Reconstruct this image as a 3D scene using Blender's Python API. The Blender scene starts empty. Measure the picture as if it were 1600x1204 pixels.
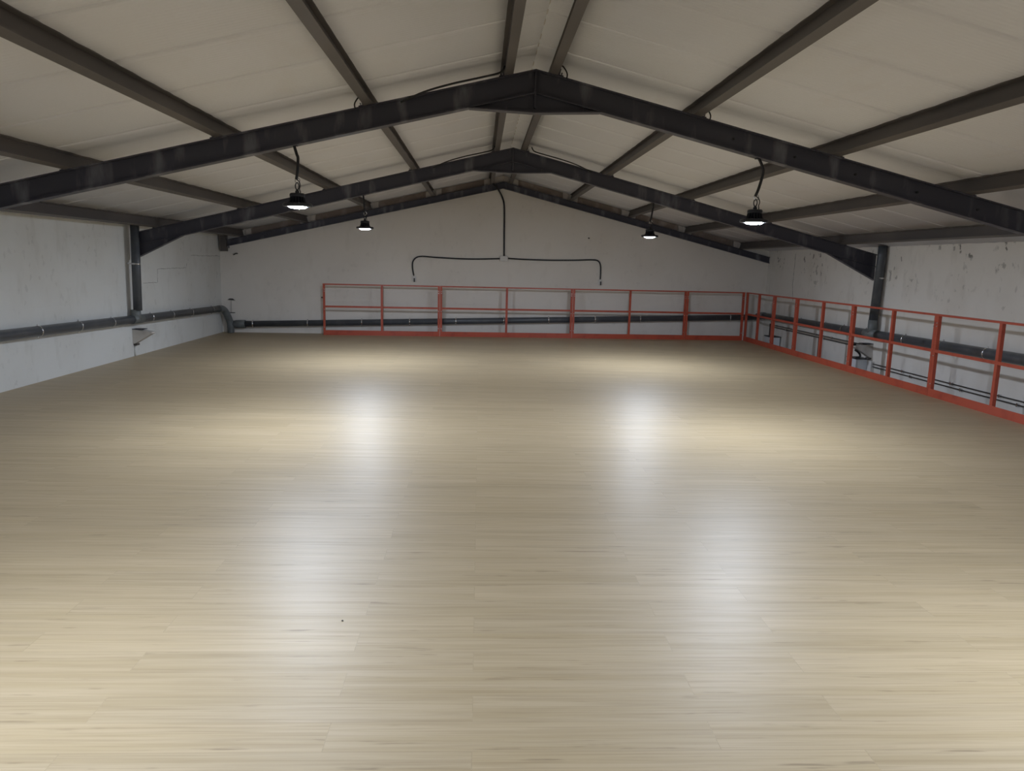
import bpy, bmesh, math, random
from mathutils import Vector, Matrix
random.seed(7)
S = bpy.context.scene
COL = S.collection

# ------------------------------------------------------------------ camera, world, exposure
F_PX, YAW, PIT, ROL, CAM_H = 1163.9, 0.0463, 0.1633, 0.0243, 1.55
fw = Vector((math.sin(YAW)*math.cos(PIT), math.cos(YAW)*math.cos(PIT), -math.sin(PIT)))
r0 = Vector((math.cos(YAW), -math.sin(YAW), 0)); u0 = r0.cross(fw)
rt = r0*math.cos(ROL) + u0*math.sin(ROL); up = -r0*math.sin(ROL) + u0*math.cos(ROL)
cd = bpy.data.cameras.new('camera'); cam = bpy.data.objects.new('camera', cd); COL.objects.link(cam)
cd.sensor_fit = 'HORIZONTAL'; cd.sensor_width = 36; cd.lens = F_PX/1600*36; cd.clip_start = .05
M = Matrix((rt, up, -fw)).transposed().to_4x4(); M.translation = (0, 0, CAM_H); cam.matrix_world = M
S.camera = cam
W = bpy.data.worlds.new('world'); S.world = W; W.use_nodes = True
W.node_tree.nodes['Background'].inputs[0].default_value = (.6, .7, 1, 1)
W.node_tree.nodes['Background'].inputs[1].default_value = .02
S.view_settings.view_transform = 'Standard'; S.view_settings.look = 'None'
S.view_settings.gamma = 1; S.view_settings.use_curve_mapping = False
S.view_settings.exposure = 0.0
LAMP_POWER = 980.0             # radiance of the lamp lenses
LAMP_COL = (.85, .965, 1.16)

# ------------------------------------------------------------------ measures of the hall
XL, XW, YW, YF, ZG = -5.26, 6.30, 15.54, -2.45, -3.2     # left, right, back, front walls, ground floor
SK = .0631                                               # the back wall runs slightly askew: farther away at the right
XR = 5.745                                               # right guard rail line
RX, RZ, SL = .452, 3.186, .2374                          # ridge, rafter top at ridge, slope
PH = .14                                                 # purlin depth
FR = [2.27, 6.70, 11.127]                                # portal frames
def rz(x, off=0): return RZ - SL*abs(x-RX) + off
def ywall(x): return YW + SK*(x-XL)
def yrail(x): return ywall(x) - .30                      # rear guard rail line
TILT = {0: (0, 0), 1: (0, 0), 2: (.38, .50)}             # the second frame's feet stand farther back than its peak
def yfr(i, x):
    a, b = TILT[i]; return FR[i] + (a*(RX-x)/(RX-XL) if x < RX else b*(x-RX)/(XW-RX))
def bw(x, z):                                            # survey of the back wall, from a square plane to the askew one
    t = (YW-SK*XL)/(YW-SK*x); return x*t, CAM_H+(z-CAM_H)*t
KR = 1.0465                                              # the same for the right wall
def rw(y, z): return y*KR, CAM_H+(z-CAM_H)*KR

# ------------------------------------------------------------------ materials
def mat(name, col, rough=.5, metal=0, spec=.5, noise=None, bump=None, emit=None):
    m = bpy.data.materials.new(name); m.use_nodes = True
    nt = m.node_tree; b = nt.nodes['Principled BSDF']
    b.inputs['Base Color'].default_value = (*col, 1); b.inputs['Roughness'].default_value = rough
    b.inputs['Metallic'].default_value = metal; b.inputs['Specular IOR Level'].default_value = spec
    tc = nt.nodes.new('ShaderNodeTexCoord')
    if noise:                       # (second colour, scale, low, high, stretch)
        c2, sc, lo, hi, st = noise
        mp = nt.nodes.new('ShaderNodeMapping'); mp.inputs['Scale'].default_value = st
        n = nt.nodes.new('ShaderNodeTexNoise'); n.inputs['Scale'].default_value = sc; n.inputs['Detail'].default_value = 6
        rp = nt.nodes.new('ShaderNodeValToRGB')
        rp.color_ramp.elements[0].position = lo; rp.color_ramp.elements[1].position = hi
        rp.color_ramp.elements[0].color = (*col, 1); rp.color_ramp.elements[1].color = (*c2, 1)
        nt.links.new(tc.outputs['Object'], mp.inputs[0]); nt.links.new(mp.outputs[0], n.inputs['Vector'])
        nt.links.new(n.outputs[0], rp.inputs[0]); nt.links.new(rp.outputs[0], b.inputs['Base Color'])
    if bump:
        sc, st = bump
        n = nt.nodes.new('ShaderNodeTexNoise'); n.inputs['Scale'].default_value = sc; n.inputs['Detail'].default_value = 4
        bp = nt.nodes.new('ShaderNodeBump'); bp.inputs['Strength'].default_value = st; bp.inputs['Distance'].default_value = .01
        nt.links.new(tc.outputs['Object'], n.inputs['Vector']); nt.links.new(n.outputs[0], bp.inputs['Height'])
        nt.links.new(bp.outputs[0], b.inputs['Normal'])
    if emit:
        b.inputs['Emission Color'].default_value = (*emit[0], 1); b.inputs['Emission Strength'].default_value = emit[1]
    return m
def node(nt, t, **k):
    n = nt.nodes.new(t)
    for a, v in k.items(): setattr(n, a, v)
    return n
def math_(nt, op, a, b=None, clamp=False):
    n = node(nt, 'ShaderNodeMath', operation=op, use_clamp=clamp)
    for i, v in enumerate((a, b)):
        if v is None: continue
        if isinstance(v, (int, float)): n.inputs[i].default_value = v
        else: nt.links.new(v, n.inputs[i])
    return n.outputs[0]
def mixc(nt, f, a, b, mode='MIX'):
    n = node(nt, 'ShaderNodeMix', data_type='RGBA', blend_type=mode)
    for i, v in ((0, f), (6, a), (7, b)):
        if isinstance(v, (int, float)): n.inputs[i].default_value = v
        elif isinstance(v, tuple): n.inputs[i].default_value = (*v, 1)
        else: nt.links.new(v, n.inputs[i])
    return n.outputs[2]
def ramp(nt, v, lo, hi):
    n = node(nt, 'ShaderNodeMapRange', clamp=True); nt.links.new(v, n.inputs[0])
    n.inputs[1].default_value = lo; n.inputs[2].default_value = hi
    return n.outputs[0]
def noise(nt, vec, scale, detail=4, st=None):
    if st:
        mp = node(nt, 'ShaderNodeMapping'); mp.inputs['Scale'].default_value = st
        nt.links.new(vec, mp.inputs[0]); vec = mp.outputs[0]
    n = node(nt, 'ShaderNodeTexNoise'); n.inputs['Scale'].default_value = scale; n.inputs['Detail'].default_value = detail
    nt.links.new(vec, n.inputs['Vector']); return n.outputs[0]

def floor_mat():
    m = bpy.data.materials.new('light_oak_laminate'); m.use_nodes = True
    nt = m.node_tree; b = nt.nodes['Principled BSDF']
    co = node(nt, 'ShaderNodeTexCoord').outputs['Object']
    br = node(nt, 'ShaderNodeTexBrick', offset=.37, offset_frequency=2)
    nt.links.new(co, br.inputs['Vector'])
    br.inputs['Color1'].default_value = (0, 0, 0, 1); br.inputs['Color2'].default_value = (1, 1, 1, 1)
    br.inputs['Mortar'].default_value = (.5, .5, .5, 1)
    br.inputs['Scale'].default_value = 1; br.inputs['Mortar Size'].default_value = .0016
    br.inputs['Mortar Smooth'].default_value = .3; br.inputs['Bias'].default_value = 0
    br.inputs['Brick Width'].default_value = 1.29; br.inputs['Row Height'].default_value = .155
    rnd = br.outputs[0]
    # shift the grain per plank
    cx = node(nt, 'ShaderNodeCombineXYZ')
    k = math_(nt, 'MULTIPLY', rnd, 37.0); nt.links.new(k, cx.inputs[0]); nt.links.new(k, cx.inputs[2])
    va = node(nt, 'ShaderNodeVectorMath', operation='ADD'); nt.links.new(co, va.inputs[0]); nt.links.new(cx.outputs[0], va.inputs[1])
    v = va.outputs[0]
    g1 = noise(nt, v, 2.2, 6, (.35, 9, 1)); g2 = noise(nt, v, 6, 6, (.45, 20, 1)); g3 = noise(nt, v, 2.3, 3, (1.7, 14, 1)); g4 = noise(nt, v, 3, 4, (.3, 16, 1))
    base = mixc(nt, ramp(nt, g1, .3, .72), FLOOR_A, FLOOR_B)
    base = mixc(nt, math_(nt, 'MULTIPLY', ramp(nt, g2, .46, .72), .35), base, FLOOR_C)
    base = mixc(nt, math_(nt, 'MULTIPLY', ramp(nt, g4, .52, .66), .22), base, FLOOR_C)
    knots = math_(nt, 'MULTIPLY', ramp(nt, g3, .64, .73), ramp(nt, g2, .40, .55))
    base = mixc(nt, math_(nt, 'MULTIPLY', knots, .5), base, (.16, .11, .06))
    tone = math_(nt, 'ADD', math_(nt, 'MULTIPLY', rnd, .09), .94)
    hs = node(nt, 'ShaderNodeHueSaturation'); nt.links.new(base, hs.inputs['Color']); nt.links.new(tone, hs.inputs['Value'])
    seam = br.outputs['Fac']
    colr = mixc(nt, math_(nt, 'MULTIPLY', seam, .14), hs.outputs[0], (.12, .09, .055))
    nt.links.new(colr, b.inputs['Base Color'])
    b.inputs['Specular IOR Level'].default_value = .55
    rgh = math_(nt, 'ADD', math_(nt, 'MULTIPLY', g2, .1), FLOOR_ROUGH); nt.links.new(rgh, b.inputs['Roughness'])
    bp = node(nt, 'ShaderNodeBump'); bp.inputs['Strength'].default_value = .12; bp.inputs['Distance'].default_value = .002
    h = math_(nt, 'SUBTRACT', g2, math_(nt, 'MULTIPLY', seam, 1.0)); nt.links.new(h, bp.inputs['Height'])
    nt.links.new(bp.outputs[0], b.inputs['Normal'])
    return m
FLOOR_A, FLOOR_B, FLOOR_C, FLOOR_ROUGH = (.42, .322, .185), (.50, .394, .25), (.26, .185, .10), .385

def wall_mat(name, col, speck, top=(0, 0), stain=.25):
    """painted blockwork: faint block joints, soft stains and dark chipped specks"""
    m = bpy.data.materials.new(name); m.use_nodes = True
    nt = m.node_tree; b = nt.nodes['Principled BSDF']
    co = node(nt, 'ShaderNodeTexCoord').outputs['Object']
    sep = node(nt, 'ShaderNodeSeparateXYZ'); nt.links.new(co, sep.inputs[0])
    big = noise(nt, co, 1.1, 5); mid = noise(nt, co, 4.5, 6, (1, 1, .45)); fine = noise(nt, co, 11, 4, (1, 1, .8))
    c = mixc(nt, math_(nt, 'MULTIPLY', ramp(nt, big, .45, .75), stain), col, (col[0]*.72, col[1]*.68, col[2]*.62))
    c = mixc(nt, math_(nt, 'MULTIPLY', ramp(nt, mid, .58, .75), stain*.8), c, (col[0]*.6, col[1]*.57, col[2]*.52))
    sp = math_(nt, 'MULTIPLY', ramp(nt, fine, .60, .66), ramp(nt, big, .47, .57))
    if top != (0, 0): sp = math_(nt, 'MULTIPLY', sp, ramp(nt, sep.outputs[2], *top))
    c = mixc(nt, math_(nt, 'MULTIPLY', sp, speck), c, (.05, .045, .03))
    nt.links.new(c, b.inputs['Base Color']); b.inputs['Roughness'].default_value = .75
    b.inputs['Specular IOR Level'].default_value = .25
    # blockwork joints as a shallow bump
    cx = node(nt, 'ShaderNodeCombineXYZ'); s = math_(nt, 'ADD', sep.outputs[0], sep.outputs[1])
    nt.links.new(s, cx.inputs[0]); nt.links.new(sep.outputs[2], cx.inputs[1])
    br = node(nt, 'ShaderNodeTexBrick'); nt.links.new(cx.outputs[0], br.inputs['Vector'])
    br.inputs['Scale'].default_value = 1; br.inputs['Brick Width'].default_value = .5; br.inputs['Row Height'].default_value = .22
    br.inputs['Mortar Size'].default_value = .006; br.inputs['Mortar Smooth'].default_value = .6
    h = math_(nt, 'SUBTRACT', math_(nt, 'MULTIPLY', mid, .6), math_(nt, 'MULTIPLY', br.outputs['Fac'], .35))
    bp = node(nt, 'ShaderNodeBump'); bp.inputs['Strength'].default_value = .18; bp.inputs['Distance'].default_value = .008
    nt.links.new(h, bp.inputs['Height']); nt.links.new(bp.outputs[0], b.inputs['Normal'])
    return m

def ceiling_mat():
    m = bpy.data.materials.new('white_sandwich_panel'); m.use_nodes = True
    nt = m.node_tree; b = nt.nodes['Principled BSDF']
    co = node(nt, 'ShaderNodeTexCoord').outputs['Object']
    sep = node(nt, 'ShaderNodeSeparateXYZ'); nt.links.new(co, sep.inputs[0])
    n = noise(nt, co, .9, 3); n2 = noise(nt, co, 3, 5, (1, .4, 1))
    c = mixc(nt, math_(nt, 'MULTIPLY', ramp(nt, n, .4, .7), .35), (.79, .785, .815), (.75, .74, .73))
    c = mixc(nt, math_(nt, 'MULTIPLY', ramp(nt, n2, .6, .8), .2), c, (.6, .52, .44))
    nt.links.new(c, b.inputs['Base Color']); b.inputs['Roughness'].default_value = .6
    b.inputs['Specular IOR Level'].default_value = .3
    sn = math_(nt, 'SINE', math_(nt, 'MULTIPLY', sep.outputs[1], 2*math.pi/.041))
    bp = node(nt, 'ShaderNodeBump'); bp.inputs['Strength'].default_value = .35; bp.inputs['Distance'].default_value = .003
    nt.links.new(sn, bp.inputs['Height']); nt.links.new(bp.outputs[0], b.inputs['Normal'])
    return m

M_FLOOR = floor_mat(); M_CEIL = ceiling_mat()
M_WL = wall_mat('left_wall_paint', (.72, .72, .69), .12, stain=.3)
M_WR = wall_mat('right_wall_paint', (.78, .745, .69), .75, (.9, 1.8), .35)
M_WB = wall_mat('back_wall_paint', (.79, .745, .685), .06, stain=.2)
M_CONC = mat('grey_concrete', (.32, .31, .3), .85, noise=((.22, .22, .21), 3, .4, .7, (1, 1, 1)))
M_BEAM = mat('dark_grey_steel_paint', (.062, .061, .078), .5, 0, .4, noise=((.17, .168, .19), 2.6, .53, .68, (2.4, 1, .6)))
M_PURL = mat('brown_grey_steel_paint', (.10, .089, .085), .5, 0, .4, noise=((.135, .118, .11), 2, .45, .75, (1, .4, 1)))
M_RED = mat('orange_red_rail_paint', (.47, .082, .042), .35, 0, .5, noise=((.36, .058, .032), 6, .5, .75, (1, 1, 1)))
M_PVC = mat('dark_grey_pvc', (.075, .082, .092), .38, 0, .5, noise=((.11, .115, .12), 5, .5, .7, (1, 1, 1)))
M_PVCL = mat('dusty_grey_pvc', (.16, .175, .175), .5, 0, .5, noise=((.11, .12, .115), 7, .4, .7, (1, 1, 1)))
M_ZINC = mat('bright_zinc', (.75, .75, .76), .25, 1)
M_BLACK = mat('black_plastic', (.012, .012, .014), .45)
M_HOUSE = mat('black_lamp_casting', (.02, .022, .028), .42, .2)
M_LENS = mat('glowing_lens', (.9, .95, 1), .3, emit=(LAMP_COL, LAMP_POWER))
M_BOX = mat('pale_grey_plastic', (.68, .66, .63), .5)
M_DARKS = mat('dark_socket', (.05, .045, .04), .5)
M_CORB = mat('grey_painted_concrete', (.6, .57, .53), .8, noise=((.46, .43, .39), 6, .45, .7, (1, 1, 1)))
M_BRICK = mat('brown_infill', (.22, .175, .15), .9, noise=((.40, .34, .30), 4, .5, .75, (1, 1, 1)), bump=(25, .5))
M_MORT = mat('pale_mortar', (.55, .5, .46), .9, bump=(30, .5))
M_WCAB = mat('white_enclosure_paint', (.72, .74, .76), .45)
M_CRACK = mat('crack_dark_brown', (.09, .08, .07), .9)  # even dark brown for cracks, small wall fittings and the crumb

# ------------------------------------------------------------------ mesh helpers
def new(): return bmesh.new()
def box(bm, a, b):
    x0, y0, z0 = a; x1, y1, z1 = b
    v = [bm.verts.new(p) for p in ((x0,y0,z0),(x1,y0,z0),(x1,y1,z0),(x0,y1,z0),(x0,y0,z1),(x1,y0,z1),(x1,y1,z1),(x0,y1,z1))]
    for f in ((3,2,1,0),(4,5,6,7),(0,1,5,4),(1,2,6,5),(2,3,7,6),(3,0,4,7)): bm.faces.new([v[i] for i in f])
def prism(bm, pts, ax, a, b):
    """pts: 2-D outline; ax 'x','y','z' = extrusion axis from a to b"""
    def P(p, t): return {'y': (p[0], t, p[1]), 'x': (t, p[0], p[1]), 'z': (p[0], p[1], t)}[ax]
    A = [bm.verts.new(P(p, a)) for p in pts]; B = [bm.verts.new(P(p, b)) for p in pts]
    n = len(pts); bm.faces.new(A); bm.faces.new(B[::-1])
    for i in range(n): bm.faces.new((A[i], B[i], B[(i+1) % n], A[(i+1) % n]))
def smooth_path(pts, k=8):
    P = [Vector(p) for p in pts]
    if len(P) < 3: return P
    Q = [P[0]*2-P[1]] + P + [P[-1]*2-P[-2]]; out = []
    for i in range(1, len(Q)-2):
        a, b, c, d = Q[i-1:i+3]
        for j in range(k):
            t = j/k
            out.append(.5*((2*b) + (c-a)*t + (2*a-5*b+4*c-d)*t*t + (3*b-a-3*c+d)*t**3))
    out.append(P[-1]); return out
def tube(bm, pts, r, n=12, cap=True, smooth=True):
    P = [Vector(p) for p in pts]; rings = []; ref = None
    for i, p in enumerate(P):
        d = (P[min(i+1, len(P)-1)] - P[max(i-1, 0)]).normalized()
        if ref is None: ref = d.orthogonal().normalized()
        ref = (ref - d*ref.dot(d)).normalized(); bn = d.cross(ref)
        rr = r[i] if isinstance(r, (list, tuple)) else r
        rings.append([bm.verts.new(p + rr*(ref*math.cos(2*math.pi*k/n) + bn*math.sin(2*math.pi*k/n))) for k in range(n)])
    for A, B in zip(rings, rings[1:]):
        for k in range(n):
            f = bm.faces.new((A[k], A[(k+1) % n], B[(k+1) % n], B[k])); f.smooth = smooth
    if cap: bm.faces.new(rings[0][::-1]); bm.faces.new(rings[-1])
def lathe(bm, prof, c=(0, 0, 0), n=28, smooth=True):
    """profile of (r, z) round the vertical axis"""
    c = Vector(c); rings = []
    for r, z in prof:
        rings.append([bm.verts.new(c + Vector((r*math.cos(2*math.pi*k/n), r*math.sin(2*math.pi*k/n), z))) for k in range(n)])
    for A, B in zip(rings, rings[1:]):
        for k in range(n):
            f = bm.faces.new((A[k], A[(k+1) % n], B[(k+1) % n], B[k])); f.smooth = smooth
    bm.faces.new(rings[0]); bm.faces.new(rings[-1][::-1])
def shear(bm):
    for v in bm.verts: v.co.y += SK*(v.co.x-XL)
    return bm
def obj(name, bm, m, parent=None, bevel=0):
    bmesh.ops.recalc_face_normals(bm, faces=bm.faces)
    me = bpy.data.meshes.new(name); bm.to_mesh(me); bm.free()
    me.materials.append(m); o = bpy.data.objects.new(name, me); COL.objects.link(o)
    if parent: o.parent = parent
    if bevel:
        b = o.modifiers.new('bevel', 'BEVEL'); b.width = bevel; b.segments = 2; b.limit_method = 'ANGLE'
    return o
def thing(name, label, cat, loc=(0, 0, 0), rot=0, group=None):
    o = bpy.data.objects.new(name, None); COL.objects.link(o); o.empty_display_size = .1
    o.location = loc; o.rotation_euler = (0, 0, rot); tag(o, label, cat, group); return o
def tag(o, label, cat, group=None):
    o['label'] = label; o['category'] = cat
    if group: o['group'] = group
    return o
def struct(name, bm, m, parent=None, label=None):
    o = obj(name, bm, m, parent)
    if parent is None: o['kind'] = 'structure'
    if label: o['label'] = label
    return o

# ------------------------------------------------------------------ the hall
bm = new()                                        # mezzanine deck with a notch for the rails
prism(bm, [(XL, YF), (XR+.05, YF), (XR+.05, yrail(XR)+.05), (-3.22, yrail(-3.22)+.05), (-3.22, ywall(-3.22)), (XL, YW)], 'z', -.22, 0)
fl = struct('floor', bm, M_FLOOR)
bm = new(); box(bm, (XL-.2, YF-.2, ZG-.2), (XW+.2, YW+1.1, ZG)); struct('floor.001', bm, M_CONC)
ZT = lambda x: rz(x, PH)
def gable(bm, y0, y1):
    prism(bm, [(XL, ZG), (XW, ZG), (XW, ZT(XW)), (RX, ZT(RX)), (XL, ZT(XL))], 'y', y0, y1)
bm = new(); gable(bm, YW, YW+.2); shear(bm); wall_back = struct('wall_back', bm, M_WB)
bm = new(); gable(bm, YF-.2, YF); struct('wall_front', bm, M_WB)
bm = new(); box(bm, (XL-.2, YF, ZG), (XL, YW, ZT(XL))); wall_left = struct('wall_left', bm, M_WL)
bm = new(); box(bm, (XW, YF, ZG), (XW+.2, ywall(XW), ZT(XW))); wall_right = struct('wall_right', bm, M_WR)
# roof lining: sandwich panels laid down the slope, each with chamfered long edges
bm = new(); y = YF-.2 + .0; PW = .82
ys = [4.03 + PW*k for k in range(-9, 18)]; ys = [v for v in ys if YF-.15 < v < YW+.9]; ys = [YF-.2] + ys + [YW+.98]
for a, b in zip(ys, ys[1:]):
    for sx, xe in ((-1, XL-.2), (1, XW+.2)):
        def q(x, yy, dz): return bm.verts.new((x, yy, ZT(x)+dz))
        c = .011; w = b-a; prof = [(a+.0014, .06), (a+.0014, c), (a+c, 0), (a+.1*w, -.004), (a+.3*w, -.001), (a+.5*w, -.006), (a+.7*w, -.001), (a+.9*w, -.004), (b-c, 0), (b-.0014, c), (b-.0014, .06)]
        A = [q(RX, *p) for p in prof]; B = [q(xe, *p) for p in prof]
        for i in range(10):
            f = bm.faces.new((A[i], A[i+1], B[i+1], B[i])); f.smooth = 2 <= i <= 7
        bm.faces.new(A); bm.faces.new(B[::-1])
for xe in (XL-.2, XW+.2):                          # outer skin closes the joints
    v = [bm.verts.new(p) for p in ((RX, YF-.2, ZT(RX)+.06), (RX, YW+.98, ZT(RX)+.06), (xe, YW+.98, ZT(xe)+.06), (xe, YF-.2, ZT(xe)+.06))]
    bm.faces.new(v)
struct('ceiling', bm, M_CEIL)
# ridge flashing strip
bm = new(); prism(bm, [(RX-.004, ZT(RX)-.003), (RX+.004, ZT(RX)-.003), (RX+.004, ZT(RX)+.01), (RX-.004, ZT(RX)+.01)], 'y', YF, ywall(RX))
struct('trim_1', bm, M_MORT)

# cracks and anchor holes on the walls
def crack(parent, pts, fixed, axis, w=.006):
    bm = new()
    for (a0, b0), (a1, b1) in zip(pts, pts[1:]):
        n = max(2, int(math.hypot(a1-a0, b1-b0)/.06)); prev = None
        for i in range(n+1):
            t = i/n; a = a0+(a1-a0)*t + random.uniform(-.006, .006); b = b0+(b1-b0)*t + random.uniform(-.006, .006)
            if prev:
                P = [(fixed, *prev), (fixed, a, b)] if axis == 'x' else [(prev[0], fixed, prev[1]), (a, fixed, b)]
                tube(bm, P, w*random.uniform(.25, .6), 5)
            prev = (a, b)
    return obj('wall_crack', bm, M_CRACK, parent)
crack(wall_left, [(12.0, 1.10), (12.53, 1.095), (12.55, 1.31), (13.74, 1.32), (13.79, 1.40)], XL, 'x')
crack(wall_left, [(14.0, 1.54), (15.5, 1.54)], XL, 'x')
crack(wall_right, [rw(14.2, 1.85), rw(14.22, 1.25), rw(14.15, .95)], XW, 'x', .008)

# brown blockwork showing above the rear rafter, between purlin ends, with pale mortar beside each purlin
PXL = [.222, -.975, -2.235, -3.505, -4.775]; PXR = [.605, 1.867, 3.125, 4.37, 5.62]
def infill(x0, x1, y0, y1, m, nm, lo=.012, hi=PH-.01):
    bm = new(); prism(bm, [(x0, rz(x0)+lo), (x1, rz(x1)+lo), (x1, rz(x1)+hi), (x0, rz(x0)+hi)], 'y', y0, y1)
    obj(nm, shear(bm), m, wall_back)
xs = sorted(PXL) ; xr = sorted(PXR)
for seq in (xs, xr):
    for a, b in zip(seq, seq[1:]):
        infill(a+.16, b-.16, YW-.03, YW, M_BRICK, 'brick_infill')
        infill(a+.045, a+.15, YW-.04, YW, M_MORT, 'mortar_patch'); infill(b-.15, b-.045, YW-.04, YW, M_MORT, 'mortar_patch')
infill(PXL[0]+.045, RX-.003, YW-.04, YW, M_MORT, 'mortar_patch'); infill(RX+.003, PXR[0]-.045, YW-.04, YW, M_MORT, 'mortar_patch')

# ------------------------------------------------------------------ portal frames
FD, FT, FB = .198, .011, .10                       # rafter depth, flange, flange width
def slab(bm, x0, x1, o0, o1, y0, y1):
    """parallelogram following the roof slope, offsets o0/o1 below the rafter top"""
    prism(bm, [(x0, rz(x0)-o0), (x1, rz(x1)-o0), (x1, rz(x1)-o1), (x0, rz(x0)-o1)], 'y', y0, y1)
def rafter_half(xe, depth, fb):
    bm = new()
    slab(bm, xe, RX, 0, FT, 0, fb); slab(bm, xe, RX, FT, depth-FT, fb/2-.004, fb/2+.004); slab(bm, xe, RX, depth-FT, depth, 0, fb)
    return bm
def frame(i, label):
    Y = FR[i]
    t = thing('roof_rafter', label, 'roof beam', (0, Y, 0), 0, 'dark steel portal rafters')
    for sx, xe in ((-1, XL+.1 if i == 2 else XL+.003), (1, XW-.06 if i == 2 else XW-.003)):
        holder = t
        b = rafter_half(xe, FD, FB)
        hb = new()                                 # tapered eaves haunch
        xa, xb = (-4.30, xe) if sx < 0 else (5.23, xe)
        if i == 2: xa = -4.42 if sx < 0 else 5.42
        za = rz(xa, -FD); zb = za - .475*abs(xb-xa)
        prism(hb, [(xa, za), (xb, rz(xb, -FD)), (xb, zb)], 'y', FB/2-.004, FB/2+.004)
        prism(hb, [(xa, za), (xb, zb), (xb, zb-.011), (xa-.02*(-sx), za-.011)], 'y', 0, FB)
        for m_ in (b, hb):
            for v in m_.verts: v.co.y += yfr(i, v.co.x) - Y
        obj('rafter_beam', b, M_BEAM, t); obj('eaves_haunch', hb, M_BEAM, t)
    g = new()                                      # apex gusset under the ridge
    x0, x1 = RX-.55, RX+.55; zc = rz(RX, -FD); z0, z1 = rz(x0, -FD), rz(x1, -FD)
    prism(g, [(x0, z0+.001), (RX, zc), (x1, z1+.001), (RX, z0-.022)], 'y', FB/2-.004, FB/2+.004)
    prism(g, [(x0-.02, z0+.003), (RX, z0-.018), (x1+.02, z1+.003), (x1+.02, z1-.008), (RX, z0-.03), (x0-.02, z0-.008)], 'y', 0, FB)
    obj('apex_gusset', g, M_BEAM, t)
    pb = new(); box(pb, (RX-.008, .008, rz(RX)-FD-.12), (RX+.008, FB-.008, rz(RX)-.012)); obj('apex_end_plate', pb, M_BEAM, t)
    return t
f0 = frame(0, 'dark steel rafter overhead closest to the viewer, above the top edge of the picture')
f1 = frame(1, 'largest dark steel portal rafter with peaked ridge crossing the whole picture')
f2 = frame(2, 'second dark steel portal rafter, its ends meeting the grey downpipes')
for x in (2.21, 2.775, 3.337, 3.92, 4.5):          # bolt heads along the near rafter
    bm = new(); tube(bm, [(x, FB/2-.018, rz(x, -.1)), (x, FB/2+.002, rz(x, -.1))], .011, 6, smooth=False)
    obj('bolt', bm, M_BLACK, f1)
t = thing('roof_rafter', 'shallow dark steel rafter lying against the top of the back wall', 'roof beam', (0, YW-.1, 0), 0, 'dark steel portal rafters')
for sx, xe in ((-1, -5.09), (1, XW-.004)): obj('rafter_beam', shear(rafter_half(xe, .130, .09)), M_BEAM, t)
bm = new(); box(bm, (-5.20, -.04, 1.64), (-5.09, .09, 1.95)); obj('support_bracket', bm, M_PURL, t)
bm = new(); tube(bm, [(-5.05, .02, 1.70), (-5.05, .02, 1.80)], .012, 8); obj('anchor_rod', bm, M_BEAM, t)

# ------------------------------------------------------------------ purlins
def purlin(x, label):
    side = 1 if x > RX else -1
    t = thing('roof_purlin', label, 'roof beam', (x, 0, 0), 0, 'brown grey steel purlins under the roof')
    a = -side*math.atan(SL); ca, sa = math.cos(a), math.sin(a)
    zb = rz(x)
    def R(p): return (p[0]*ca - p[1]*sa, zb + p[0]*sa + p[1]*ca)
    H, B, T, w = PH*math.cos(a)-.001, .037, .009, .004
    pr = [(-B, 0), (B, 0), (B, T), (w, T), (w, H-T), (B, H-T), (B, H), (-B, H), (-B, H-T), (-w, H-T), (-w, T), (-B, T)]
    bm = new(); prism(bm, [R(p) for p in pr], 'y', YF, ywall(x)-.008); obj('purlin_beam', bm, M_PURL, t)
    for Y in [yfr(i, x) for i in range(3)]:        # cleat and bolt where it crosses each frame
        bm = new(); pts = [R(p) for p in ((side*.04, 0), (side*.085, 0), (side*.085, .012), (side*.052, .012), (side*.052, .06), (side*.04, .06))]
        prism(bm, pts, 'y', Y+.012, Y+.085); c = obj('cleat', bm, M_BEAM, t)
        p = R((side*.068, .0)); p2 = R((side*.068, .034))
        bm = new(); tube(bm, [(p[0], Y+.03, p[1]), (p2[0], Y+.03, p2[1])], .009, 6, smooth=False); obj('bolt', bm, M_ZINC, c)
    return t
ordn = ['nearest the ridge', 'second from the ridge', 'third from the ridge', 'fourth from the ridge', 'lowest, along the wall top']
for i in range(5):
    purlin(PXL[i], 'brown grey steel purlin on the left roof slope, ' + ordn[i])
    purlin(PXR[i], 'brown grey steel purlin on the right roof slope, ' + ordn[i])

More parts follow.
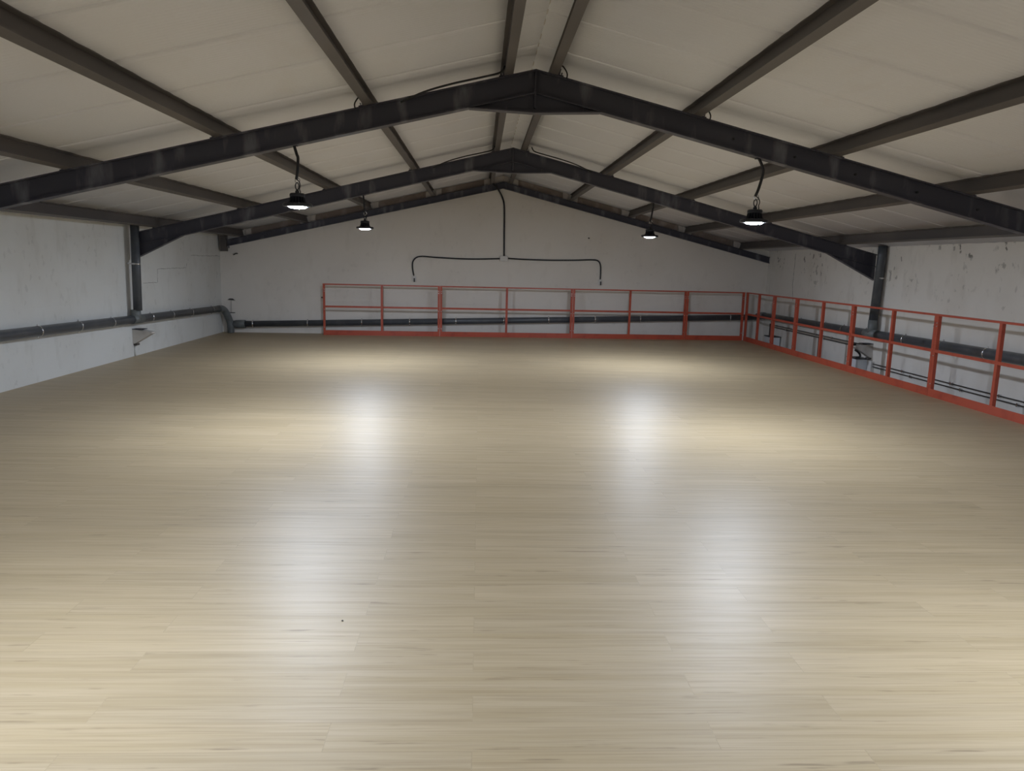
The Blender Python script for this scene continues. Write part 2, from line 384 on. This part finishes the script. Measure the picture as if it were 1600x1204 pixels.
# ------------------------------------------------------------------ high bay lamps
def lamp(x, Y, z, bend, label):
    yc = Y + FB/2
    t = thing('high_bay_lamp', label, 'lamp', (x, yc, z), 0, 'round high bay lamps hung from the rafters')
    bm = new()
    lathe(bm, [(.081, .006), (.086, 0), (.122, .002), (.127, .010), (.127, .022), (.118, .030), (.06, .034), (.05, .036)])
    lathe(bm, [(.05, .034), (.05, .080), (.064, .083), (.066, .090), (.066, .108), (.058, .116), (.02, .118)])
    for k in range(16):                            # cooling ribs
        a = 2*math.pi*k/16; d = Vector((math.cos(a), math.sin(a), 0)); n = Vector((-d.y, d.x, 0))*.0022
        P = [d*.045+Vector((0, 0, .03)), d*.086+Vector((0, 0, .03)), d*.070+Vector((0, 0, .048)), d*.062+Vector((0, 0, .086)), d*.045+Vector((0, 0, .086))]
        A = [bm.verts.new(p+n) for p in P]; B = [bm.verts.new(p-n) for p in P]
        bm.faces.new(A); bm.faces.new(B[::-1])
        for i in range(5): bm.faces.new((A[i], B[i], B[(i+1) % 5], A[(i+1) % 5]))
    obj('lamp_housing', bm, M_HOUSE, t)
    bm = new(); lathe(bm, [(.0005, -.014), (.03, -.0135), (.055, -.011), (.070, -.006), (.077, .000), (.079, .003), (.0785, .006)]); obj('lens', bm, M_LENS, t)
    bm = new()
    tube(bm, [(0, 0, .112), (0, 0, .135)], .018, 12); tube(bm, [(0, 0, .135), (0, 0, .15)], .012, 10)
    ring = [(.022*math.cos(a)*.7, 0, .176+.030*math.sin(a)) for a in [2*math.pi*k/18 for k in range(19)]]
    tube(bm, ring, .005, 8)
    obj('hanging_hook', bm, M_HOUSE, t)
    bm = new(); ring = [(.004+.020*math.cos(a), .0, .222+.026*math.sin(a)) for a in [2*math.pi*k/18 for k in range(19)]]
    tube(bm, ring, .0045, 8); obj('carabiner', bm, M_ZINC, t)
    top = rz(x, -FD) - z
    bm = new(); tube(bm, smooth_path([(bend[0], 0, top+.004), (bend[0]*.4+bend[1]*.8, 0, top-.07), (bend[1], 0, (top+.24)/2+.03), (bend[1]*.4, 0, .30), (-.006, 0, .232)]), .0125, 12)
    obj('flexible_tube', bm, M_BLACK, t)
    bm = new(); tube(bm, smooth_path([(-.006, .0, .235), (.02, -.012, .215), (.03, -.02, .18), (.024, -.018, .15), (.03, -.01, .125), (.02, -.01, .112)]), .0045, 8)
    obj('power_cord', bm, M_BLACK, t)
    bm = new(); box(bm, (bend[0]-.03, -.02, top-.006), (bend[0]+.03, .02, top+.002)); obj('fixing_plate', bm, M_BEAM, t)
lamp(-1.600, FR[1], 1.985, (-.02, .012), 'glowing high bay lamp on the largest rafter, left of the ridge')
lamp(2.455, FR[1], 1.955, (.0, .048), 'glowing high bay lamp on the largest rafter, right of the ridge')
lamp(-1.705, FR[2]+.138, 1.990, (-.02, -.01), 'smaller looking lit high bay lamp on the second rafter, left side')
lamp(2.55, FR[2]+.178, 1.980, (.03, .025), 'smaller looking lit high bay lamp on the second rafter, right side')
lamp(-1.62, FR[0], 1.99, (-.02, .01), 'high bay lamp just outside the left edge of the picture')
lamp(2.47, FR[0], 1.98, (.0, .03), 'high bay lamp just outside the right edge of the picture')

# ------------------------------------------------------------------ drain pipes
def strap(bm_parent, c, axis, r, ear=True):
    """zinc strap round a pipe at c; axis = pipe direction"""
    c = Vector(c); bm = new(); d = Vector(axis).normalized()
    tube(bm, [c-d*.011, c+d*.011], r+.004, 18)
    o = obj('pipe_strap', bm, M_ZINC, bm_parent)
    if ear:
        bm = new(); u = Vector((0, 0, 1)) if abs(d.z) < .5 else Vector((0, 1, 0))
        tube(bm, [c+u*(r+.002), c+u*(r+.022)], .007, 8); obj('strap_bolt', bm, M_ZINC, o)
        bm = new(); tube(bm, [c-u*(r+.002), c-u*(r+.018)], .007, 8); obj('strap_bolt', bm, M_ZINC, o)
    return o
PR = .062
# left wall pipe, falling towards the rear corner
xl = XL+.1
def zl(y): return .638 - (y-8.24)*(.638-.505)/(15.2-8.24)
t = thing('drain_pipe', 'long dark grey pipe along the left wall above the floor', 'pipe', (xl, 0, 0), 0, 'dark grey drain pipes')
bm = new(); tube(bm, [(0, YF, zl(YF)), (0, 15.10, zl(15.10))], PR, 20)
o = obj('pipe', bm, M_PVC, t)
bm = new(); tube(bm, smooth_path([(0, 15.02, zl(15.02)), (0, 15.22, zl(15.2)-.005), (.02, 15.34, .45), (.06, 15.40, .33), (.09, 15.43, .21), (.10, 15.43, .10), (.10, 15.43, .002)]), PR+.006, 20)
obj('elbow', bm, M_PVCL, t)
for y in (3.6, 4.9, 6.2, 7.6, 8.94, 9.83, 10.70, 11.95, 12.74, 13.58, 14.64): strap(t, (0, y, zl(y)), (0, 1, 0), PR)
ydl = 11.47
bm = new(); tube(bm, [(0, ydl-.16, zl(ydl-.16)), (0, ydl+.16, zl(ydl+.16))], PR+.007, 20)
tube(bm, [(0, ydl, zl(ydl)), (.0, ydl, zl(ydl)+.14)], PR+.007, 20); obj('tee_joint', bm, M_PVCL, t)
# back wall pipe, rising to the right
yb = YW-.088
def zb_(x): return .183 + (x+4.73)*(.477-.183)/(5.46+4.73)
t = thing('drain_pipe', 'dark grey pipe rising along the back wall behind the red railing', 'pipe', (0, yb, 0), 0, 'dark grey drain pipes')
bm = new(); tube(bm, [(-4.9, 0, zb_(-4.9)), (6.1, 0, zb_(6.1))], PR, 20); obj('pipe', shear(bm), M_PVC, t)
for x in (-4.62, -3.51, -2.41, -1.43, -.48, .51, 1.44, 2.41, 3.36, 5.256):
    x = bw(x, 0)[0]; strap(t, (x, SK*(x-XL), zb_(x)), (1, SK, 0), PR)
bm = new(); tube(bm, [(-5.04, -.002, zb_(-5.04)), (-4.98, 0, zb_(-4.98)), (-4.97, 0, zb_(-4.97)), (-4.78, 0, zb_(-4.78))], [PR+.012, PR+.012, PR+.02, PR+.02], 20); obj('coupling', shear(bm), M_PVCL, t)
# right wall pipe
xp = XW-.1
def zr_(y): return .54 + (16.0-y)*(.600-.54)/(16.0-8.2)
t = thing('drain_pipe', 'dark grey pipe along the right wall behind the red railing', 'pipe', (xp, 0, 0), 0, 'dark grey drain pipes')
bm = new(); tube(bm, [(0, YF, zr_(YF)), (0, 16.06, zr_(16.06))], PR+.004, 20); obj('pipe', bm, M_PVC, t)
for y in (5.4, 6.5, 7.5, 8.386, 9.226, 10.08, 11.15, 11.853, 12.515, 13.495):
    y *= KR; strap(t, (0, y, zr_(y)), (0, 1, 0), PR+.004)
bm = new(); tube(bm, smooth_path([(0, 15.98, zr_(15.98)), (0, 16.10, zr_(16.1)), (-.02, 16.165, .525), (-.1, 16.165, .505)]), PR+.012, 20); obj('elbow', bm, M_PVCL, t)
ydr = 11.49
bm = new(); tube(bm, [(0, ydr-.17, zr_(ydr-.17)), (0, ydr+.17, zr_(ydr+.17))], PR+.011, 20)
tube(bm, [(0, ydr, zr_(ydr)), (.0, ydr, zr_(ydr)+.22)], PR+.009, 20); obj('tee_joint', bm, M_PVCL, t)
# downpipes from the gutters
t = thing('downpipe', 'upright dark grey downpipe on the left wall', 'pipe', (xl+.03, ydl, 0), 0, 'dark grey downpipes')
bm = new(); tube(bm, [(.01, .03, rz(xl, PH-.02)), (0, 0, zl(ydl)+.13)], PR, 20); obj('pipe', bm, M_PVC, t); strap(t, (.003, .01, 1.40), (0, 0, 1), PR, False)
bm = new(); box(bm, (-.125, -.012, 1.39), (-.05, .012, 1.41)); obj('strap_arm', bm, M_ZINC, t)
t = thing('downpipe', 'upright dark grey downpipe behind the right railing', 'pipe', (xp, ydr, 0), 0, 'dark grey downpipes')
bm = new(); tube(bm, [(.02, -.03, rz(xp, PH-.02)), (.02, -.03, 1.8), (0, 0, zr_(ydr)+.2)], PR+.004, 20); obj('pipe', bm, M_PVC, t); strap(t, (.018, -.018, 1.45), (.03, -.03, 1.2), PR+.004, False)
bm = new(); box(bm, (.03, -.03, 1.44), (.1, -.006, 1.46)); obj('strap_arm', bm, M_ZINC, t)

# corbels under the pipe joints
def corbel(x, y, sx, ztop, label):
    t = thing('wall_corbel', label, 'wall bracket', (x, y, 0), 0, 'grey wall corbels')
    bm = new(); prism(bm, [(0, ztop), (sx*.29, ztop-.035), (sx*.29, ztop-.06), (sx*.03, ztop-.22), (0, ztop-.22)], 'y', -.07, .07); obj('corbel_body', bm, M_CORB, t, .006)
    bm = new(); box(bm, (min(0, sx*.17), -.07, ztop-.003), (max(0, sx*.17), .07, ztop+.007)); obj('bearing_plate', bm, M_BEAM, t)
    bm = new(); box(bm, (min(0, sx*.05), -.05, ztop-.25), (max(0, sx*.05), .05, ztop-.222)); obj('bottom_plate', bm, M_CRACK, t)
    return t
corbel(XL, 11.60, 1, .415, 'grey corbel jutting from the left wall below the pipe joint')
c = corbel(XW, 11.66, -1, .405, 'grey corbel on the right wall seen through the railing')
bm = new(); tube(bm, smooth_path([(-.30, -.09, .31), (-.25, -.085, .28), (-.21, -.085, .23), (-.22, -.085, .19), (-.27, -.085, .18)]), .018, 8); obj('clamp', bm, M_BLACK, c)
bm = new(); box(bm, (-.33, -.03, .375), (-.26, .03, .405)); obj('cable_clip', bm, M_BLACK, c)
bm = new(); tube(bm, [(XL+.012, 11.58, .165), (XL+.012, 11.57, .0)], .012, 10)
tag(obj('wall_conduit', bm, M_WL), 'thin white upright conduit below the left wall corbel', 'conduit')

# conduits on the right wall
def conduit(pts, r, label, m=M_DARKS, clips=()):
    t = thing('cable_conduit', label, 'conduit', (0, 0, 0), 0, 'thin conduits on the right wall')
    bm = new(); tube(bm, pts, r, 8); obj('conduit_tube', bm, m, t)
    for y in clips:
        y *= KR; z = pts[0][2] + (pts[-1][2]-pts[0][2])*(y-pts[0][1])/(pts[-1][1]-pts[0][1])
        bm = new(); box(bm, (XW-.03, y-.012, z-.02), (XW, y+.012, z+.02)); obj('conduit_clip', bm, M_ZINC, t)
xc = XW-.022
C = lambda y, z: (xc, *rw(y, z))
conduit([C( 15.0, .425), C( 11.3, .418)], .008, 'upper of two thin dark conduits on the right wall beyond the corbel', clips=(14.5, 14.1, 13.0, 12.4))
conduit([C( 15.0, .38), C( 11.3, .370)], .008, 'lower of two thin dark conduits on the right wall beyond the corbel', clips=(14.3, 12.7))
conduit([C( 11.0, .163), C( 4.0, .183)], .008, 'upper thin dark conduit low on the right wall, nearer than the corbel', clips=(10.2, 9.1, 8.2, 7.2))
conduit([C( 11.0, .119), C( 4.0, .128)], .008, 'lowest thin dark conduit on the right wall, nearer than the corbel', clips=(10.0, 8.9, 7.9, 7.0))
conduit([(xc-.018, 13.43, .34), (xc-.018, 13.43, ZG+.01)], .010, 'thin dark upright conduit on the right wall, farther of a pair')
conduit([(xc-.018, 13.31, .34), (xc-.018, 13.31, ZG+.01)], .010, 'thin pale upright conduit on the right wall beside its darker twin', M_WCAB)
bm = new(); box(bm, (XW-.05, 15.70, -.4), (XW-.005, 15.79, .39)); tag(obj('cable_duct', bm, M_DARKS), 'narrow dark upright cable duct near the rear right corner', 'duct')
bm = new(); box(bm, (XW-.06, 11.50, -.04), (XW, 11.61, .14)); tb = tag(obj('junction_box', bm, M_BOX, bevel=.004), 'small grey wall box beside the right corbel at the conduit ends', 'electrical box')
# white enclosures standing on the ground floor, their tops just above the deck
def cabinet(x0, x1, y0, y1, z, label):
    t = thing('electrical_cabinet', label, 'cabinet', ((x0+x1)/2, (y0+y1)/2, ZG)); cx, cy = (x0+x1)/2, (y0+y1)/2
    bm = new(); box(bm, (x0-cx, y0-cy, 0), (x1-cx, y1-cy, z-ZG)); obj('cabinet_body', bm, M_WCAB, t, .006)
    bm = new(); box(bm, (x0-cx-.012, y0-cy-.012, z-ZG), (x1-cx+.012, y1-cy+.012, z-ZG+.014)); obj('cabinet_lid', bm, M_BLACK, t)
cabinet(6.07, 6.27, 15.22, 15.55, .147, 'white upright cabinet with dark lid by the rear right corner')
cabinet(6.08, 6.27, 11.67, 11.95, .150, 'white upright cabinet with dark lid under the right corbel')

# ------------------------------------------------------------------ wiring on the back wall
yw = YW-.02
t = thing('junction_box', 'pale square junction box in the middle of the back wall', 'electrical box', (bw(.487, 0)[0], ywall(bw(.487, 0)[0]), bw(.487, 1.626)[1]), math.atan(SK))
bm = new(); box(bm, (-.085, -.05, -.055), (.085, 0, .055)); obj('box_body', bm, M_BOX, t, .006)
bm = new(); box(bm, (-.08, -.056, -.05), (.08, -.05, .05)); obj('box_cover', bm, M_BOX, t, .003)
def B(*pts):                                       # points surveyed on the back wall
    out = []
    for x, y, z in pts:
        X, Z = bw(x, z); out.append((X, y+SK*(X-XL), Z))
    return out
def cable(pts, r, label, k=8):
    bm = new(); tube(bm, smooth_path(pts, k), r, 10); return tag(obj('electric_cable', bm, M_BLACK), label, 'cable', 'black electric cables')
cable(B((.20, YW-.24, 3.20), (.22, YW-.20, 3.12), (.30, YW-.115, 3.05), (.37, YW-.05, 2.96), (.43, yw, 2.85), (.468, yw, 2.72), (.480, yw, 2.5), (.485, yw, 2.1), (.492, yw, 1.68)), .017, 'black cable dropping from the ridge to the junction box on back wall')
cable(B((.405, yw, 1.625), (0, yw, 1.607), (-.4, yw, 1.603), (-.9, yw, 1.618), (-1.19, yw, 1.632), (-1.31, yw, 1.60), (-1.375, yw, 1.51), (-1.378, yw, 1.38), (-1.35, yw, 1.235)), .015, 'black cable looping left from the back wall junction box')
cable(B((.57, yw, 1.635), (.9, yw, 1.622), (1.4, yw, 1.617), (1.95, yw, 1.63), (2.32, yw, 1.647), (2.44, yw, 1.625), (2.49, yw, 1.54), (2.50, yw, 1.4), (2.50, yw, 1.255)), .015, 'black cable looping right from the back wall junction box')
for x, z, lab in ((-1.345, 1.175, 'small wall socket below the left black cable'), (2.50, 1.195, 'small wall socket below the right black cable')):
    t = thing('wall_socket', lab, 'socket', B((x, YW, z))[0], math.atan(SK), 'wall sockets above the rear railing')
    bm = new(); box(bm, (-.045, -.04, -.055), (.045, 0, .05)); obj('socket_body', bm, M_BOX, t, .006)
    bm = new(); tube(bm, [(0, -.02, .045), (0, -.02, .075)], .014, 10); obj('cable_gland', bm, M_BOX, t)
    bm = new(); box(bm, (-.012, -.062, -.065), (.016, -.04, .015)); obj('plug', bm, M_DARKS, t, .003)
# cables draped over the rafter tops near the ridge
def drape(i, sx, label):
    Y = FR[i] + (.035 if i == 2 else 0)
    P = [(RX+sx*1.15, Y-.012, rz(RX+sx*1.15, -.04)), (RX+sx*.95, Y-.014, rz(RX+sx*.95, .004)), (RX+sx*.72, Y-.012, rz(RX+sx*.72, .022)), (RX+sx*.46, Y-.01, rz(RX+sx*.46, .024)), (RX+sx*.31, Y-.008, rz(RX+sx*.31, .03)), (RX+sx*.27, Y-.0, rz(RX+sx*.27, .075)), (RX+sx*.29, Y+.25, rz(RX+sx*.27, .1))]
    cable(P, .009, label)
drape(1, -1, 'black cable draped over the largest rafter left of its peak')
drape(2, -1, 'black cable draped over the second rafter left of its peak')
drape(2, 1, 'black cable draped over the second rafter right of its peak')
def hoop(x, Y, label):
    s = 1 if x > RX else -1
    cable([(x+s*.11, Y-.004, rz(x+s*.11, -.012)), (x+s*.112, Y-.01, rz(x+s*.11, .03)), (x+s*.085, Y-.0, rz(x+s*.09, .075)), (x+s*.058, Y+.03, rz(x+s*.06, .10))], .006, label)
hoop(PXL[1], FR[1], 'short black cable hoop beside second left purlin on the largest rafter')
hoop(PXR[1], FR[1], 'short black cable hoop beside second right purlin on the largest rafter')
hoop(PXR[0], FR[1], 'short black cable hoop right of the peak of the largest rafter')
# fittings left on the back wall
t = thing('wall_bracket', 'rusty bracket of two crossbars on the back wall near left corner', 'wall bracket', (-5.07, ywall(-5.07)-.004, .41), math.atan(SK))
bm = new(); box(bm, (-.07, -.02, -.012), (.07, 0, .0)); obj('crossbar', bm, M_CRACK, t)
bm = new(); prism(bm, [(-.07, .25), (.07, .25), (.03, .28), (-.03, .28)], 'y', -.03, 0); obj('crossbar', bm, M_CRACK, t)
bm = new(); box(bm, (-.01, -.014, 0), (.01, 0, .25)); obj('stem', bm, M_CORB, t)
bm = new(); tube(bm, smooth_path([(-4.99, YW+.012, 1.575), (-4.96, YW-.03, 1.585), (-4.93, YW-.035, 1.60), (-4.91, YW, 1.60)]), .012, 8)
tag(obj('wall_hook', bm, M_CRACK), 'small dark hook on the back wall below the rafter end at left', 'hook')
bm = new(); tube(bm, B((2.228, YW-.02, 2.084), (2.228, YW, 2.084)), .016, 8); tag(obj('wall_plug', bm, M_CRACK), 'tiny dark plug in the back wall right of the dropping cable', 'wall plug')

# ------------------------------------------------------------------ red guard rails
def guardrail(label, loc, rot, L, mids, ends=(True, True), group=None):
    t = thing('guardrail_panel', label, 'railing', loc, rot, group)
    def angle(x, w, flip=1, z0=.0, z1=1.035):
        bm = new(); box(bm, (x-w/2, 0, z0), (x+w/2, .005, z1))
        xx = x+flip*(w/2-.0025); box(bm, (xx-.0025, .005, z0), (xx+.0025, .042, z1)); return bm
    for s in (0, 1):
        if not ends[s]: continue
        x = .022 if s == 0 else L-.022
        p = obj('post', angle(x, .042, 1 if s == 0 else -1), M_RED, t)
        for z in (.93, .89, .52, .16):
            bm = new(); tube(bm, [(x+(.006 if s == 0 else -.006), 0, z), (x+(.006 if s == 0 else -.006), -.011, z)], .009, 6, smooth=False); obj('bolt', bm, M_ZINC, p)
    for x in mids: obj('post', angle(x, .046), M_RED, t)
    bm = new(); box(bm, (0, -.004, 1.018), (L, .0, 1.043)); box(bm, (0, 0, 1.038), (L, .04, 1.043)); obj('top_rail', bm, M_RED, t)
    bm = new(); box(bm, (.003, -.0045, .562), (L-.003, -.0005, .600)); box(bm, (.003, -.0005, .562), (L-.003, .035, .567)); obj('middle_rail', bm, M_RED, t)
    bm = new(); box(bm, (.001, -.006, .0), (L-.001, -.001, .10)); box(bm, (.001, -.001, .0), (L-.001, .04, .005)); obj('toe_board', bm, M_RED, t)
    return t
GB, GR = 'red guardrail panels along the back', 'red guardrail panels along the right side'
def rx_(x):                                        # panel joints surveyed on a square plane at y = 15.31
    return x*(15.24-SK*XL)/(15.31-SK*x)
J = [rx_(x) for x in (-3.165, -.80, 1.921, 4.283, 5.50)]; CS = math.cos(math.atan(SK))
for i, (lab, mid) in enumerate((('orange red guardrail panel at the left end of the back railing', [.50]), ('widest orange red guardrail panel below the junction box on back wall', [.498]),
        ('orange red guardrail panel of back railing below the right wall socket', [.50]), ('narrow orange red guardrail panel at the right end of back railing', []))):
    L = (J[i+1]-J[i])/CS - .004
    t = guardrail(lab, (J[i], yrail(J[i]), 0), math.atan(SK), L, [m*L for m in mid], group=GB)
    if i == 0:
        bm = new(); tube(bm, [(0, .02, .76), (-.035, .02, .76)], .013, 8); obj('latch_stud', bm, M_DARKS, t)
yy = [15.92, 14.40, 13.35, 11.27, 9.14, 6.95, 4.85]
labs = ['farthest orange red panel of the right railing, starting at the rear corner', 'narrow orange red right railing panel, second from the rear corner',
        'orange red right railing panel just beyond the right downpipe, third from rear corner',
        'orange red right railing panel passing in front of the downpipe and nearer', 'orange red right railing panel cut by the right edge of the picture',
        'orange red right railing panel nearest the viewer, beyond the picture edge']
mids = [[.72], [], [1.05], [1.12], [1.17], [1.05]]
for i in range(6):
    guardrail(labs[i], (XR, yy[i], 0), -math.pi/2, yy[i]-yy[i+1]-.002, mids[i], group=GR)

# a crumb on the floor
bm = new(); lathe(bm, [(.0005, 0), (.0045, .001), (.004, .003), (.002, .005), (.0005, .0055)], (-.57, 3.048, .0002), 9)
tag(obj('floor_crumb', bm, M_CRACK), 'tiny dark crumb lying alone on the open wooden floor', 'crumb')
